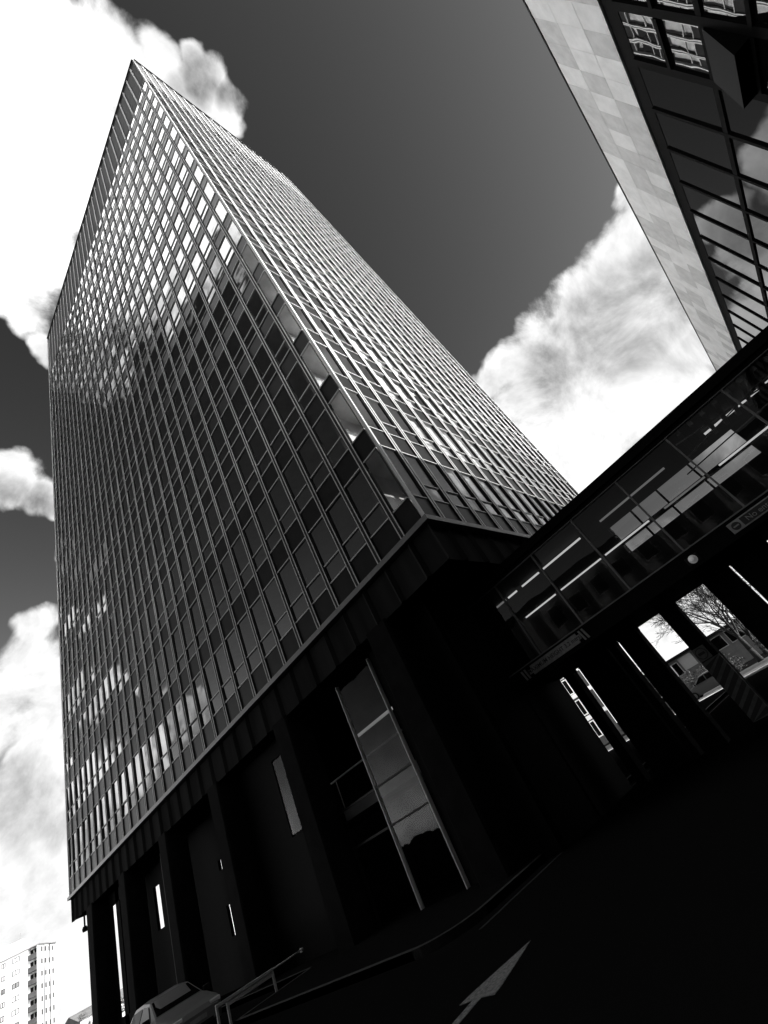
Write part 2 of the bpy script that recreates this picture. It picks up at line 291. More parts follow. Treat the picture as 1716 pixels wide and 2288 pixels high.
# windows: the nearest hundred as parts of their own, the rest of the facade glazing as one part
cand=[]
for k,(F_,S) in faces.items():
    for f in range(NF):
        for i in range(len(S)-1):
            sm=(S[i]+S[i+1])/2; z=ZL+f*FH+2
            p=Vector((X0,sm,z)) if k=='L' else Vector((sm,Y0,z))
            nrm=Vector((-1,0,0)) if k=='L' else Vector((0,-1,0))
            dv=p-cam.location; size=abs(dv.normalized().dot(nrm))/dv.length_squared if dv.length else 0
            if k=='R' and sm>17 and f<2: size=0
            cand.append((-size,k,f,i))
cand.sort(); near=set(c[1:] for c in cand[:100])
def window(mb,k,f,i,rnd):
    F_,S=faces[k]; a,b=S[i],S[i+1]; g=.11; a+=g; b-=g
    z0=ZL+f*FH+SPH; z1=ZL+(f+1)*FH; t=.045
    corner=(i==0)
    # frame members
    F_.B(mb,a,b,-.05,.03,z0,z0+t,0); F_.B(mb,a,b,-.05,.03,z1-t,z1,0)
    F_.B(mb,a,a+.03,-.05,.02,z0+t,z1-t,1); F_.B(mb,b-.03,b,-.05,.02,z0+t,z1-t,1)
    tilt=rnd.uniform(-.004,.004); tx=rnd.gauss(0,.0035); tz=rnd.gauss(0,.006)
    if not corner:
        zm=z0+HOP; F_.B(mb,a+.03,b-.03,-.05,.028,zm-t/2,zm+t/2,0)
        F_.Q(mb,a+.03,b-.03,-.015+tilt,z0+t,zm-t/2,2,tx*1.3,tz*.8); F_.Q(mb,a+.03,b-.03,-.02-tilt,zm+t/2,z1-t,2,tx,tz)
    else:
        F_.Q(mb,a+.03,b-.03,-.02+tilt,z0+t,z1-t,4)
    # roller blind behind the glass, pulled down by a different amount in every room
    if i>2 and k=='R':
        r=rnd.random(); drop=1.0 if r<.72 else (rnd.uniform(.35,.9) if r<.92 else .12)
        F_.Q(mb,a+.04,b-.04,-.14,z1-.06-drop*(z1-z0-.12),z1-.06,3)
    elif not corner and k=='L' and rnd.random()<.25:
        drop=rnd.uniform(.1,.8); F_.Q(mb,a+.04,b-.04,-.14,z1-.06-drop*(z1-z0-.12),z1-.06,3)
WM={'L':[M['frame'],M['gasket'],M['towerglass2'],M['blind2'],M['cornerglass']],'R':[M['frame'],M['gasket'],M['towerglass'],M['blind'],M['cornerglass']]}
rest={'L':MB(),'R':MB()}; rnd=random.Random(5)
for _,k,f,i in sorted(cand,key=lambda c:c[1:]):
    if (k,f,i) in near:
        mb=MB(); window(mb,k,f,i,rnd); P(mb,'window',WM[k],fix=False)
    else: window(rest[k],k,f,i,rnd)
for k in rest:
    o=P(rest[k],'window',WM[k],fix=False); o['kind']='stuff'
# spandrel bands, one per storey and face
for k,(F_,S) in faces.items():
    for f in range(NF):
        mb=MB(); z0=ZL+f*FH
        for i in range(len(S)-1):
            F_.B(mb,S[i]+.11,S[i+1]-.11,-.06,0.,z0+.012,z0+SPH-.004,0)
        P(mb,'spandrel',[M['spandrel']])
# mullions: two fins each, running the full height and out over the crown
for k,(F_,S) in faces.items():
    for i,s_ in enumerate(S):
        if i in (0,len(S)-1): continue
        mb=MB()
        F_.B(mb,s_-.109,s_+.109,-.08,.045,ZL+.02,ZG,1)
        ft=.016 if k=='L' else .034  # fins made slimmer on the left face so it looks darker in shade
        for q in (-1,1):
            F_.B(mb,s_+q*.072-ft,s_+q*.072+ft,.0455,.062,ZL+.02,ZT-.05,0)
        F_.B(mb,s_-.04,s_+.04,.02,.055,ZG+.02,ZT-.06,0)
        P(mb,'mullion',[M['alu'],M['gasket']])
# corner posts
for (cx_,cy_) in ((X0,Y0),(X0,Y1),(X1,Y0)):
    mb=MB(); sx=-1 if cx_==X0 else 1; sy=-1 if cy_==Y0 else 1
    mb.box(min(cx_,cx_+sx*.05)-.02,max(cx_,cx_+sx*.05)+.02,min(cy_,cy_+sy*.05)-.02,max(cy_,cy_+sy*.05)+.02,ZL+.02,ZT,0)
    P(mb,'corner_post',[M['alu']])
# crown
for k,(F_,S) in faces.items():
    for i in range(len(S)-1):
        mb=MB(); a,b=S[i],S[i+1]
        F_.B(mb,a+.085,b-.085,-.12,-.02,ZG+.09,ZT-.35,0)
        F_.B(mb,a+.085,b-.085,-.05,.02,ZT-.33,ZT-.05,0)
        P(mb,'crown_panel',[M['crown']])
mb=MB()
for k in ('L','R'):
    F_,S=faces[k]; F_.B(mb,S[0]+.09,S[-1]-.09,-.3,-.125,ZG,ZT-.1,0); F_.B(mb,S[0]+.04,S[-1],-.1,.16,ZT-.045,ZT+.03,1)
    F_.B(mb,S[0]+.09,S[-1]-.09,-.1,.01,ZG+.002,ZG+.085,1)
P(mb,'crown_wall',[M['black'],M['crown']])
mb=MB().box(X0+.3,X1-.3,Y0+.3,Y1-.3,ZT-1.2,ZT-1.0); mb.box(X0+5,X1-5,Y0+9,Y1-9,ZT-1.0,ZT-.2)
P(mb,'roof',[M['greypanel']])
# the two far faces, never seen from the front: simple glazed walls of the same bay rhythm
for k in ('L2','R2'):
    F_=Face(k); S=LY if k=='L2' else RX; mb=MB()
    F_.B(mb,S[0]+.05,S[-1]-.05,-.1,-.02,ZL,ZT-.05,0)
    for f in range(NF): F_.B(mb,S[0]+.06,S[-1]-.06,-.02,.0,ZL+f*FH+SPH,ZL+(f+1)*FH-.05,1)
    for s_ in S[1:-1]:
        F_.B(mb,s_-.06,s_+.06,.0,.14,ZL+.02,ZT-.05,2)
    P(mb,'rear_facade',[M['spandrel'],M['libglass'],M['alu']])
# floors, ceilings and the lift core, seen through the glass
for f in range(NF+1):
    z0=ZL+f*FH; mb=MB().box(X0+.16,X1-.16,Y0+.16,Y1-.16,z0+.25,z0+.62,0)
    P(mb,'floor_slab',[M['inner']])
mb=MB().box(X0+3.2,X1-4,Y0+4.2,Y1-5,ZB_,ZT-1.3,0); mb.box(X0+5.2,X1-4,12.8,24.,0.0,ZB_-.002,0)
mb.box(X0+.45,X0+3.2,Y0+1.35,Y0+1.45,ZL+.7,ZG,1)
P(mb,'lift_core',[M['innerdark'],M['inner']])
# the ledge and the folded concrete band above the open ground floor
mb=MB(); E=.16
mb.box(X0-E,X1+E,Y0-E,Y0+.1,ZL-.16,ZL+.01,0); mb.box(X0-E,X0+.1,Y0+.1,Y1+E,ZL-.16,ZL+.01,0)
mb.box(X1-.1,X1+E,Y0+.1,Y1+E,ZL-.16,ZL+.01,0); mb.box(X0+.1,X1-.1,Y1-.1,Y1+E,ZL-.16,ZL+.01,0)
P(mb,'ledge',[M['bridgeframe']])
def fold(k,S,z0,z1):
    mb=MB(); n=len(S)-1
    for i in range(n):
        a,b=S[i],S[i+1]; m_=(a+b)/2; h=.10
        pts=[(a,.0),(a+.12,-.10),(b-.12,-.10),(b,.0)]
        for (p,d0),(q,d1) in zip(pts[:-1],pts[1:]):
            if k=='L': mb.face([(X0-d1-.0,q,z0),(X0-d0,p,z0),(X0-d0,p,z1),(X0-d1,q,z1)])
            else: mb.face([(p,Y0-d0,z0),(q,Y0-d1,z0),(q,Y0-d1,z1),(p,Y0-d0,z1)])
    return mb
ZB=6.66
for k,S in (('L',LY),('R',RX)):
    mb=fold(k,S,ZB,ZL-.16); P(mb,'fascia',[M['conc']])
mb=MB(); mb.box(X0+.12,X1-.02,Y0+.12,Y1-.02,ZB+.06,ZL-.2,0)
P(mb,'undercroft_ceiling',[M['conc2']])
# columns
cy=[(8.23,9.2),(14.25,15.2),(20.0,20.95),(25.68,26.6),(31.45,32.4),(37.05,38.15)]
for a,b in cy:
    mb=MB()
    prof=[(-.02,0),(.95,0),(.95,1),(-.02,1)]
    # slightly tapered pier: wider towards the top, chamfered edges
    c=.06
    def ring(z,e):
        x0,x1,y0,y1=X0+.02-0,X0+1.0+e,a-e,b+e
        return [(x0+c,y0,z),(x1-c,y0,z),(x1,y0+c,z),(x1,y1-c,z),(x1-c,y1,z),(x0+c,y1,z),(x0,y1-c,z),(x0,y0+c,z)]
    R_=[ring(0,0),ring(3.4,0),ring(ZB+.05,.0)]
    for r0,r1 in zip(R_[:-1],R_[1:]):
        for i in range(8):
            j=(i+1)%8; mb.face([r0[i],r0[j],r1[j],r1[i]])
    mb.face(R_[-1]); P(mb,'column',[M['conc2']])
for yy in (41.0-.75,):
    for xx in (17.5,23,28.6):
        mb=MB().box(xx-.0,xx+.9,yy-.35,yy+.5,0,ZB+.05); P(mb,'column',[M['conc2']])
for xx,yy in ((21.,5.66),(24.6,8.7),(28.4,10.2)):
    mb=MB().box(xx,xx+.5,yy,yy+.55,0,ZB+.05); P(mb,'column',[M['conc2']])
# entrance lobby: glazing set behind the piers
XG=10.85
for bx_ in (
    (XG+1.2,XG+1.35,21.,24.95,0,3.75),
    (XG+1.2,XG+1.35,25.45,38.2,0,3.75),
    (XG+1.2,XG+1.35,24.95,25.45,0,1.8),
    (XG+1.2,XG+1.35,24.95,25.45,2.93,3.75),
    (XG+1.2,XG+1.35,21.,24.95,3.75,ZB+.05),
    (XG+1.2,XG+1.35,25.45,32.6,3.75,ZB+.05),
    (XG+1.2,XG+1.35,24.95,25.45,3.75,4.3),
    (XG+1.2,XG+1.35,24.95,25.45,4.7,ZB+.05),
    (XG+1.2,XG+1.35,33.5,36.0,3.75,ZB+.05),
    (XG+1.2,XG+1.35,32.6,33.5,5.72,ZB+.05),
    (XG+1.2,XG+1.35,36.0,38.2,3.75,ZB+.05),
    (XG,XG+.1,36.55,40.9,0,ZB+.05),
    (XG,XG+.1,35.2,35.8,0,ZB+.05),
    (XG,XG+.1,34.2,34.9,0,ZB+.05),
    (XG,XG+.1,34.9,36.55,6.05,ZB+.05),
    (XG,XG+.1,34.9,36.55,0,1.2),
    (XG+.06,XG+.2,14.2,21.0,0,3.45),
    (XG+.06,XG+.2,17.2,21.0,3.45,ZB+.05),
    (XG+.06,XG+.2,14.2,17.2,6.1,ZB+.05),
    (XG+.06,XG+.2,7.3,10.2,0,ZB+.05),
    (XG+.2,XG+2.2,7.2,7.3,0,ZB+.05),
    (XG+.2,XG+1.2,20.9,21.0,0,ZB+.05),
):
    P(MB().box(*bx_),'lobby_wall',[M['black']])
mb=MB(); mb.face([(XG+.08,17.15,3.5),(XG+.08,14.2,3.5),(XG+.08,14.2,6.05),(XG+.08,17.15,6.05)])
P(mb,'lobby_window',[M['lobbyglass']],fix=False)
for a,b in ((10.3,12.15),(12.15,14.2)):
    mb=MB()
    if a<11: mb.face([(XG+.03,b-.05,.05),(XG+.03,a+.05,.05),(XG+.03,a+.05,6.45),(XG+.03,b-.05,6.45)],1)
    for zz in (2.15,3.2): P(MB().box(XG-.01,XG+.07,a+.05,b-.05,zz-.03,zz+.03),'lobby_transom',[M['blackmetal']])
    if a<11: P(mb,'lobby_window',[M['frame'],M['lobbyglass'],M['blackmetal']],fix=False)
for a in (10.3,12.15):
    mb=MB().box(XG-.04,XG+.1,a-.017,a+.017,0,6.5); P(mb,'lobby_mullion',[M['frame']])
for a in (23.2,30.1):
    mb=MB().box(XG+.5,XG+.6,a-.03,a+.03,0,ZB); P(mb,'lobby_mullion',[M['bridgeframe']])
# stair landing and rails inside the lobby
mb=MB().box(XG+.6,XG+3,10.4,20.6,2.95,3.3,0); P(mb,'landing',[M['greypanel']])
mb=MB()
for zz in (4.25,): mb.tube((XG+.7,10.4,zz),(XG+.7,20.4,zz),.03)
for i in range(6): mb.tube((XG+.7,10.9+1.9*i,3.3),(XG+.7,10.9+1.9*i,4.25),.016)
P(mb,'handrail',[M['rail']])
mb=MB().box(XG+1.6,XG+1.72,10.6,13.9,5.2,5.28,0); P(mb,'strip_light',[M['tubedim']])  # lamp added to light the landing and handrail
# rainwater pipe on the corner pier
mb=MB()
mb.tube((XG-.35,9.32,0),(XG-.35,9.32,6.6),.045); mb.box(XG-.42,XG-.28,9.27,9.37,2.4,3.0); mb.tube((XG-.35,9.32,4.2),(XG-.35,9.32,4.34),.07)
P(mb,'rainwater_pipe',[M['greypanel']])
# hanging lamp under the far end of the band
lampo=empty('pendant_lamp',(10.45,40.2,ZB-.0),0,'small dark pendant lamp hanging under the far left end of the tower band','lamp')
MB().tube((0,0,.1),(0,0,-.62),.05).build('stem',M['blackmetal'],lampo)
mb=MB(); mb.tube((0,0,-.55),(0,0,-.68),.1,.16); mb.tube((0,0,-.68),(0,0,-.82),.16,.12); mb.build('lamp_head',M['blackmetal'],lampo)

# ------------------------------------------------------------------ ground, road, pavement
def structure(o): o['kind']='structure'; return o
mb=MB(); mb.face([(-400,-400,-.02),(700,-400,-.02),(700,900,-.02),(-400,900,-.02)])
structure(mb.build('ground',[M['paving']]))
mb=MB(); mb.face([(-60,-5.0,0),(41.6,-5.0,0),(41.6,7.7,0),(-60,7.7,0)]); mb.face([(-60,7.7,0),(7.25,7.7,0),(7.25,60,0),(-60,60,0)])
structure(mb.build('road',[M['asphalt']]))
# raised pavement round the tower, with a rounded corner and kerb stones
cpt=[(7.35+1.1-1.1*math.cos(t),7.8+1.1-1.1*math.sin(t)) for t in [i*math.pi/2/8 for i in range(9)]]
outl=cpt+[(41.5,7.8),(41.5,60),(9.7,60),(9.7,16.3),(7.35,16.3)]
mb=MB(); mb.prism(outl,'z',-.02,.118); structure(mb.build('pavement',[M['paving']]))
def kerb_strip(path,wd,z0,z1):
    mb=MB()
    for i in range(len(path)-1):
        a=Vector(path[i]); b=Vector(path[i+1]); d=(b-a).normalized(); n=Vector((d.y,-d.x))*wd
        p=[a,b,b+n,a+n]
        mb.prism([tuple(q) for q in p],'z',z0,z1)
    return mb
kp=[(9.7,60-.9*i) for i in range(49)]+[(9.7,16.3),(8.5,16.3),(7.35,16.3)]+[(7.35,15.4-.9*i) for i in range(8)]+cpt+[(8.45+.9*i,7.8) for i in range(1,37)]
mb=kerb_strip([p for k,p in enumerate(kp) if k==0 or p!=kp[k-1]],-.13,-.02,.125)
structure(mb.build('kerb',[M['kerb']]))
mb=MB(); mb.box(-60,-5.8+.05,0,0,0,0)
mb=MB().box(-14,41.5,-5.72,-5.0,-.02,.12); structure(mb.build('kerb',[M['paving']]))
# sunlit cross road far beyond the bridge
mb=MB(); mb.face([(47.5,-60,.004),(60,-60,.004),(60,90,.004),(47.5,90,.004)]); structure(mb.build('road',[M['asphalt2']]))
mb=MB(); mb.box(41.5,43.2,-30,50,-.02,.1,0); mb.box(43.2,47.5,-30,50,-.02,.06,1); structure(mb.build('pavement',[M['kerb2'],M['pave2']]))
# painted arrow
ar=[(6.27,5.31),(5.20,5.07),(5.04,5.06),(5.06,5.29),(4.15,5.26),(4.12,5.40),(5.05,5.42),(5.02,5.62),(5.2,5.6)]
mb=MB(); mb.prism(ar,'z',.001,.006); o=mb.build('road_marking',[M['paint']]); tag(o,'white painted arrow on the dark road at the bottom of the picture','road marking')
o=MB().box(7.6,41,7.3,7.38,.001,.006).build('road_marking',[M['paint2']]); tag(o,'worn pale line painted along the kerb in front of the tower','road marking')
# low steel rail in front of the car
ra=empty('guard_rail',(7.35,17.15,0),0,'low grey steel hoop rail beside the parked car near the bottom edge','guard rail')
mb=MB(); mb.box(-.03,1.75,-.03,.03,.50,.575); mb.build('top_rail',[M['rail']],ra,bevel=.008)
mb=MB(); mb.box(.33,1.7,.0,.05,.40,.497); mb.build('lower_rail',[M['rail']],ra,bevel=.006)
for x in (0,.3,1.72): MB().box(x-.03,x+.03,-.03,.03,-.01,.5).build('post',[M['rail']],ra,bevel=.006)
mb=MB(); mb.tube((1.75,0,.54),(2.75,0,.54),.022); mb.tube((2.75,0,.54),(2.84,0,.54),.06,.05,n=10); mb.build('handle_arm',[M['rail']],ra)

# ------------------------------------------------------------------ the glazed footbridge between tower and library
XB=12.8; XF=15.75; k_=XB/13.
def zz(v): return 1.6+(v-1.6)*k_
ZGB,ZGT,ZR,ZU=zz(3.92),zz(6.30),6.62,3.42
YB0,YB1=-5.75,7.45
br=empty('footbridge',(XB,0,0),0,'dark enclosed footbridge with a glazed side joining the tower to the right hand building','footbridge')
def PB(mb,name,mats,**k):
    for i,v in enumerate(mb.v): mb.v[i]=(v[0]-XB,v[1],v[2])
    return mb.build(name,mats,br,**k)
mb=MB(); mb.box(XB-.12,XF+.15,YB0,YB1,ZGT+.14,ZR-.0); PB(mb,'roof',[M['black']])
mb=MB(); mb.box(XB-.02,XB+.10,YB0,YB1,ZU,ZGB-.03,0); PB(mb,'side_beam',[M['black']])
mb=MB(); mb.box(XB-.0,XB+.10,YB0,YB1,ZGT+.02,ZGT+.14,0); PB(mb,'side_beam',[M['black']])
mb=MB(); mb.box(XB+.1,XF,YB0,YB1,ZU+.02,ZGB-.25); PB(mb,'deck',[M['black']])
mb=MB(); mb.box(XB+.1,XF+.0,YB0,YB1,ZGT+.04,ZGT+.139); PB(mb,'ceiling',[M['bridgeceil']])
mb=MB(); mb.box(XF,XF+.12,YB0,YB1,ZU,5.27,0)
mb.box(XF,XF+.12,2.85,YB1,5.27,ZGT+.14,0); mb.box(XF,XF+.12,YB0,-1.5,5.27,ZGT+.14,0); PB(mb,'rear_wall',[M['bridgewall']])
mb=MB(); 
for y in (1.95,1.0,-.1): mb.box(XF+.02,XF+.08,y-.03,y+.03,5.27,ZGT+.13,0)
mb.box(XF+.01,XF+.09,-1.5,2.85,5.6,5.74,0)
PB(mb,'rear_window_frame',[M['black']])
mb=MB(); mb.face([(XF+.05,-1.5,5.27),(XF+.05,2.85,5.27),(XF+.05,2.85,ZGT+.13),(XF+.05,-1.5,ZGT+.13)][::-1]); PB(mb,'rear_window',[M['bridgeglass2']],fix=False)
ym=[7.38*k_]+[(6.05-1.56*i)*k_ for i in range(0,9)]
ym=[y for y in ym if y>YB0+.3]+[YB0+.1]
for i,y in enumerate(ym):
    mb=MB().box(XB-.03,XB+.05,y-.022,y+.022,ZGB,ZGT); PB(mb,'glazing_bar',[M['bridgeframe']])
for a,b in zip(ym[1:],ym[:-1]):
    mb=MB(); mb.face([(XB+.02,b-.022,ZGB),(XB+.02,a+.022,ZGB),(XB+.02,a+.022,ZGT),(XB+.02,b-.022,ZGT)][::-1]); PB(mb,'glass_pane',[M['bridgeglass']],fix=False)
mb=MB().box(XB-.05,XB+.05,YB0,YB1,ZGB-.03,ZGB-.002); PB(mb,'sill',[M['bridgeframe']])
mb=MB().box(XB-.04,XB+.05,YB0,YB1,ZGT+.002,ZGT+.02); PB(mb,'head_rail',[M['bridgeframe']])
mb=MB().box(XB-.03,XF+.12,YB1,YB1+.12,ZU,ZGT+.13); PB(mb,'end_wall',[M['black']])
mb=MB().box(XB-.05,XB+.12,7.30,7.50,ZU,ZR-.02); PB(mb,'end_post',[M['blackmetal']])
def tube(x,y0,y1,z,m,r=.032):
    mb=MB().tube((x,y0,z),(x,y1,z),r,n=8); return PB(mb,'strip_light',[m])
for a,b,m in ((7.05,6.62,'tubedim'),(6.5,6.1,'tube'),(5.85,5.1,'tube'),(4.93,3.37,'tube'),(2.6,.35,'tubedim'),(-.9,-2.4,'tube'),(-2.6,-4.2,'tube')):  # last two tubes added to stand in for the end bay's white bars
    tube(14.35,a,b,ZGT-.04,M[m])
for a,b,m in ((6.95,5.55,'tube'),(5.3,3.6,'tube'),(3.42,1.75,'tube'),(1.2,-.15,'tubedim'),(-.6,-2.3,'tube'),(-2.5,-4.1,'tube')):  # row added on the wall to imitate the reflection of the ceiling tubes
    tube(XF-.1,a,b,5.66,M[m],.028)
for i in range(13):
    y=-.45-.33*i; PB(MB().box(XB+.15,XF-.95,y-.07,y+.03,ZGT-.1,ZGT+.038),'reflection_slat',[M['slat'] if i%3 else M['greypanel']])  # added slats imitating a window grid mirrored in the end bay
PB(MB().tube((13.3,-.25,ZGT-.12),(15.2,-5.2,ZGT-.12),.022),'reflection_tube',[M['rail']])  # these three tubes are added, imitating branches mirrored in the glass
PB(MB().tube((14.6,-.25,ZGT-.14),(13.2,-3.6,ZGT-.14),.018),'reflection_tube',[M['rail']])
PB(MB().tube((15.5,.1,ZGT-.25),(14.6,-5.2,ZGT-.25),.02),'reflection_tube',[M['rail']])
# bulkhead lamp on the bridge beam
o=empty('bulkhead_lamp',(XB-.02,1.36*k_,zz(3.64)),0,'small pale bulkhead lamp on the underside beam of the footbridge','lamp')
mb=MB()
for t0,t1,r0,r1 in ((0,.03,.10,.10),(.03,.1,.095,.07),(.1,.13,.07,.03)):
    mb.tube((-t0,0,0),(-t1,0,0),r0,r1,n=14)
mb.build('diffuser',[M['lamp']],o)
MB().box(-.012,.03,-.16,.16,-.1,.1).build('back_plate',[M['blackmetal']],o,bevel=.01)

# ------------------------------------------------------------------ signs
def text(body,size,loc,rot,mat,parent,name='lettering',ext=.002,align='CENTER',bold=False):
    cu=bpy.data.curves.new(name,'FONT'); cu.body=body; cu.size=size; cu.extrude=ext; cu.align_x=align; cu.align_y='CENTER'
    if bold: cu.offset=size*.012
    ob=bpy.data.objects.new(name,cu); COL.objects.link(ob)
    dg=bpy.context.evaluated_depsgraph_get(); me=bpy.data.meshes.new_from_object(ob.evaluated_get(dg))
    bpy.data.objects.remove(ob); me.materials.clear(); me.materials.append(mat)
    o=bpy.data.objects.new(name,me); COL.objects.link(o); o.parent=parent; o.location=loc; o.rotation_euler=rot; return o
TR=(math.radians(90),0,math.radians(-90))     # upright text facing -X
# MAXIMUM HEIGHT board
c=((6.64+4.69)/2*k_); 
mh=empty('height_sign',(XB-.06,5.62,zz(3.715)-.02),0,'long pale sign reading MAXIMUM HEIGHT 3.2 mtrs hanging under the footbridge','sign')
mb=MB(); mb.prism([(-.86,-.13),(.80,-.13),(.80,-.07),(.92,-.07),(.92,.05),(.80,.05),(.80,.13),(-.86,.13),(-.86,.06),(-.95,.06),(-.95,-.06),(-.86,-.06)],'x',-.02,.02); mb.build('board',[M['signface2']],mh)
text('MAXIMUM HEIGHT 3.2 mtrs',.155,(-.024,0,0),TR,M['signdark'],mh,bold=True)
for sgn in (-1,1):
    for j in range(2):
        y=sgn*(1.0+.11*j); mb=MB(); mb.prism([(y-.05,-.15),(y+.0,-.15),(y+.05,.13),(y,.13)],'x',-.018,.018); mb.build('hazard_stripe',[M['signface2']],mh)
for y in (-.7,.7): MB().box(.02,.06,y-.03,y+.03,-.1,.14).build('bracket',[M['blackmetal']],mh)
# No entry board
yc=.36*k_
ne=empty('no_entry_sign',(XB-.06,0,zz(3.70)-.02),0,'long pale bordered sign reading No entry with a round no entry symbol under the footbridge','sign')
hw,hh=1.05,.125
mb=MB().box(-.014,.014,yc-2*hw,yc,-hh,hh); mb.build('board',[M['signface2']],ne,bevel=.01)
mb=MB().box(-.019,-.0145,yc-2*hw+.28,yc-.28,-hh+.03,hh-.03); mb.build('text_panel',[M['signdark']],ne)
text('No entry',.17,(-.0215,yc-hw+.35,-.005),TR,M['signface2'],ne)
def disc(y,r,x,m,name,par,z=0,n=32):
    mb=MB(); mb.prism([(y+r*math.cos(2*math.pi*i/n),z+r*math.sin(2*math.pi*i/n)) for i in range(n)],'x',x,x+.003); return mb.build(name,[m],par)
for y in (yc-.145,yc-2*hw+.145):
    disc(y,.092,-.0185,M['signdark'],'symbol_disc',ne)
    MB().box(-.0225,-.019,y-.062,y+.062,-.016,.016).build('symbol_bar',[M['signface2']],ne)

# ------------------------------------------------------------------ pillars under the bridge
XP=15.2
pil=[(.95-.9,1.055,'far right dark pillar under the footbridge'),
     (1.12,1.86,'broad dark pillar under the footbridge right of the bare tree'),
     (2.80,3.27,'dark pillar under the footbridge with striped hazard cladding and a round sign'),
     (4.10,4.72,'dark pillar under the footbridge left of the wide gap of sky'),
     (4.87,5.09,'thin dark pillar under the footbridge between two narrow slits'),
     (5.15,6.26,'wide dark pier under the footbridge where it meets the tower'),
     (6.54,6.84,'narrow dark pier under the tower between two bright slits')]
for a,b,lab in pil:
    po=empty('pillar',(XP,(a+b)/2,0),0,lab,'pillar','pillars under the footbridge'); h=(b-a)/2
    MB().box(-.0,.42,-h,h,-.02,ZU+.02).build('shaft',[M['conc2']],po,bevel=.015)
    MB().box(-.03,.45,-h-.0,h+.0,ZU-.12,ZU+.0).build('capital',[M['black']],po)
    if 'hazard' in lab:
        mb=MB(); H=1.78
        mb.box(-.03,-.004,-h-.02,h+.02,.15,H,0); mb.build('cladding',[M['signdark']],po)
        mb=MB(); z=.1
        while z<H+.3:
            q=[(-h-.02,z),(-h-.02,z+.1),(h+.02,z-.22),(h+.02,z-.32)]
            q=[(y,min(max(zq,.15),H)) for y,zq in q]
            if abs(q[0][1]-q[1][1])+abs(q[2][1]-q[3][1])>.01:
                mb.prism(q,'x',-.035,-.031)
            z+=.235
        mb.build('stripes',[M['stripe']],po)
so=empty('round_sign',(XP-.09,3.10,1.965),0,'square plate with a round no entry symbol fixed to the striped pillar','sign')
MB().box(-.01,.01,-.175,.175,-.175,.175).build('plate',[M['signface3']],so,bevel=.01)
disc(0,.148,-.014,M['signdark'],'ring',so); disc(0,.128,-.018,M['signface3'],'disc',so); 
MB().box(-.022,-.0185,-.09,.09,-.032,.032).build('bar',[M['signdark']],so)
MB().box(.01,.09,-.03,.03,-.03,.03).build('bracket',[M['blackmetal']],so)
mb=MB().box(12.95,15.6,7.2,7.34,0,ZU); o=mb.build('screen_wall',[M['black']])
tag(o,'long black wall under the tower to the left of the narrow slits','wall')

# ------------------------------------------------------------------ the library on the right
YL=-5.8
lib=empty('library',(0,YL,0),0,'dark glazed library building with a pale stone band along its top, upper right corner','library')
def PL(mb,name,mats,**k):
    for i,v in enumerate(mb.v): mb.v[i]=(v[0],v[1]-YL,v[2])
    return mb.build(name,mats,lib,**k)
def zl(v): return 1.6+(v-1.6)*.725
LXa,LXb=-14.,47.
mb=MB().box(LXa,LXb,YL-22,YL-.35,-.02,zl(21.85)-.4); PL(mb,'building_body',[M['black']])
# stone band of separate slabs with open joints
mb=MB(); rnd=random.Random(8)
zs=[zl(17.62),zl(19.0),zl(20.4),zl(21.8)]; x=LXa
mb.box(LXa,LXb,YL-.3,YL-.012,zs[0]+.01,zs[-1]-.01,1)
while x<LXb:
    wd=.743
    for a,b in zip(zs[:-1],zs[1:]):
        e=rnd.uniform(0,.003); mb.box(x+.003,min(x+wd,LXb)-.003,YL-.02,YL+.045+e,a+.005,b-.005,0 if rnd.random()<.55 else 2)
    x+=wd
PL(mb,'stone_band',[M['stone'],M['stonejoint'],M['stone2']])
mb=MB().box(LXa-.05,LXb+.05,YL-.4,YL+.07,zs[-1],zs[-1]+.06); PL(mb,'coping',[M['blackmetal']])
mb=MB().box(LXa,LXb,YL-.3,YL+.0,zl(17.0),zs[0]); PL(mb,'head_beam',[M['black']])
xs=[10.44+1.486*i for i in range(-16,25)]
rows=[(zl(13.86),zl(16.95)),(zl(10.7),zl(13.72)),(zl(7.5),zl(10.6)),(zl(4.3),zl(7.4))]
for z in [zl(13.79),zl(10.65),zl(7.45),zl(4.25)]:
    mb=MB().box(xs[0],xs[-1],YL-.15,YL+.035,z-.07,z+.07); PL(mb,'transom',[M['black']])
for xx in xs:
    big=xx>10.6
    mb=MB().box(xx-(.05 if big else .11),xx+(.05 if big else .11),YL-.14,YL+.04,1.2,zl(17.0)-.002); PL(mb,'mullion',[M['black']])
npane=0; rest=MB(); rnd=random.Random(3)
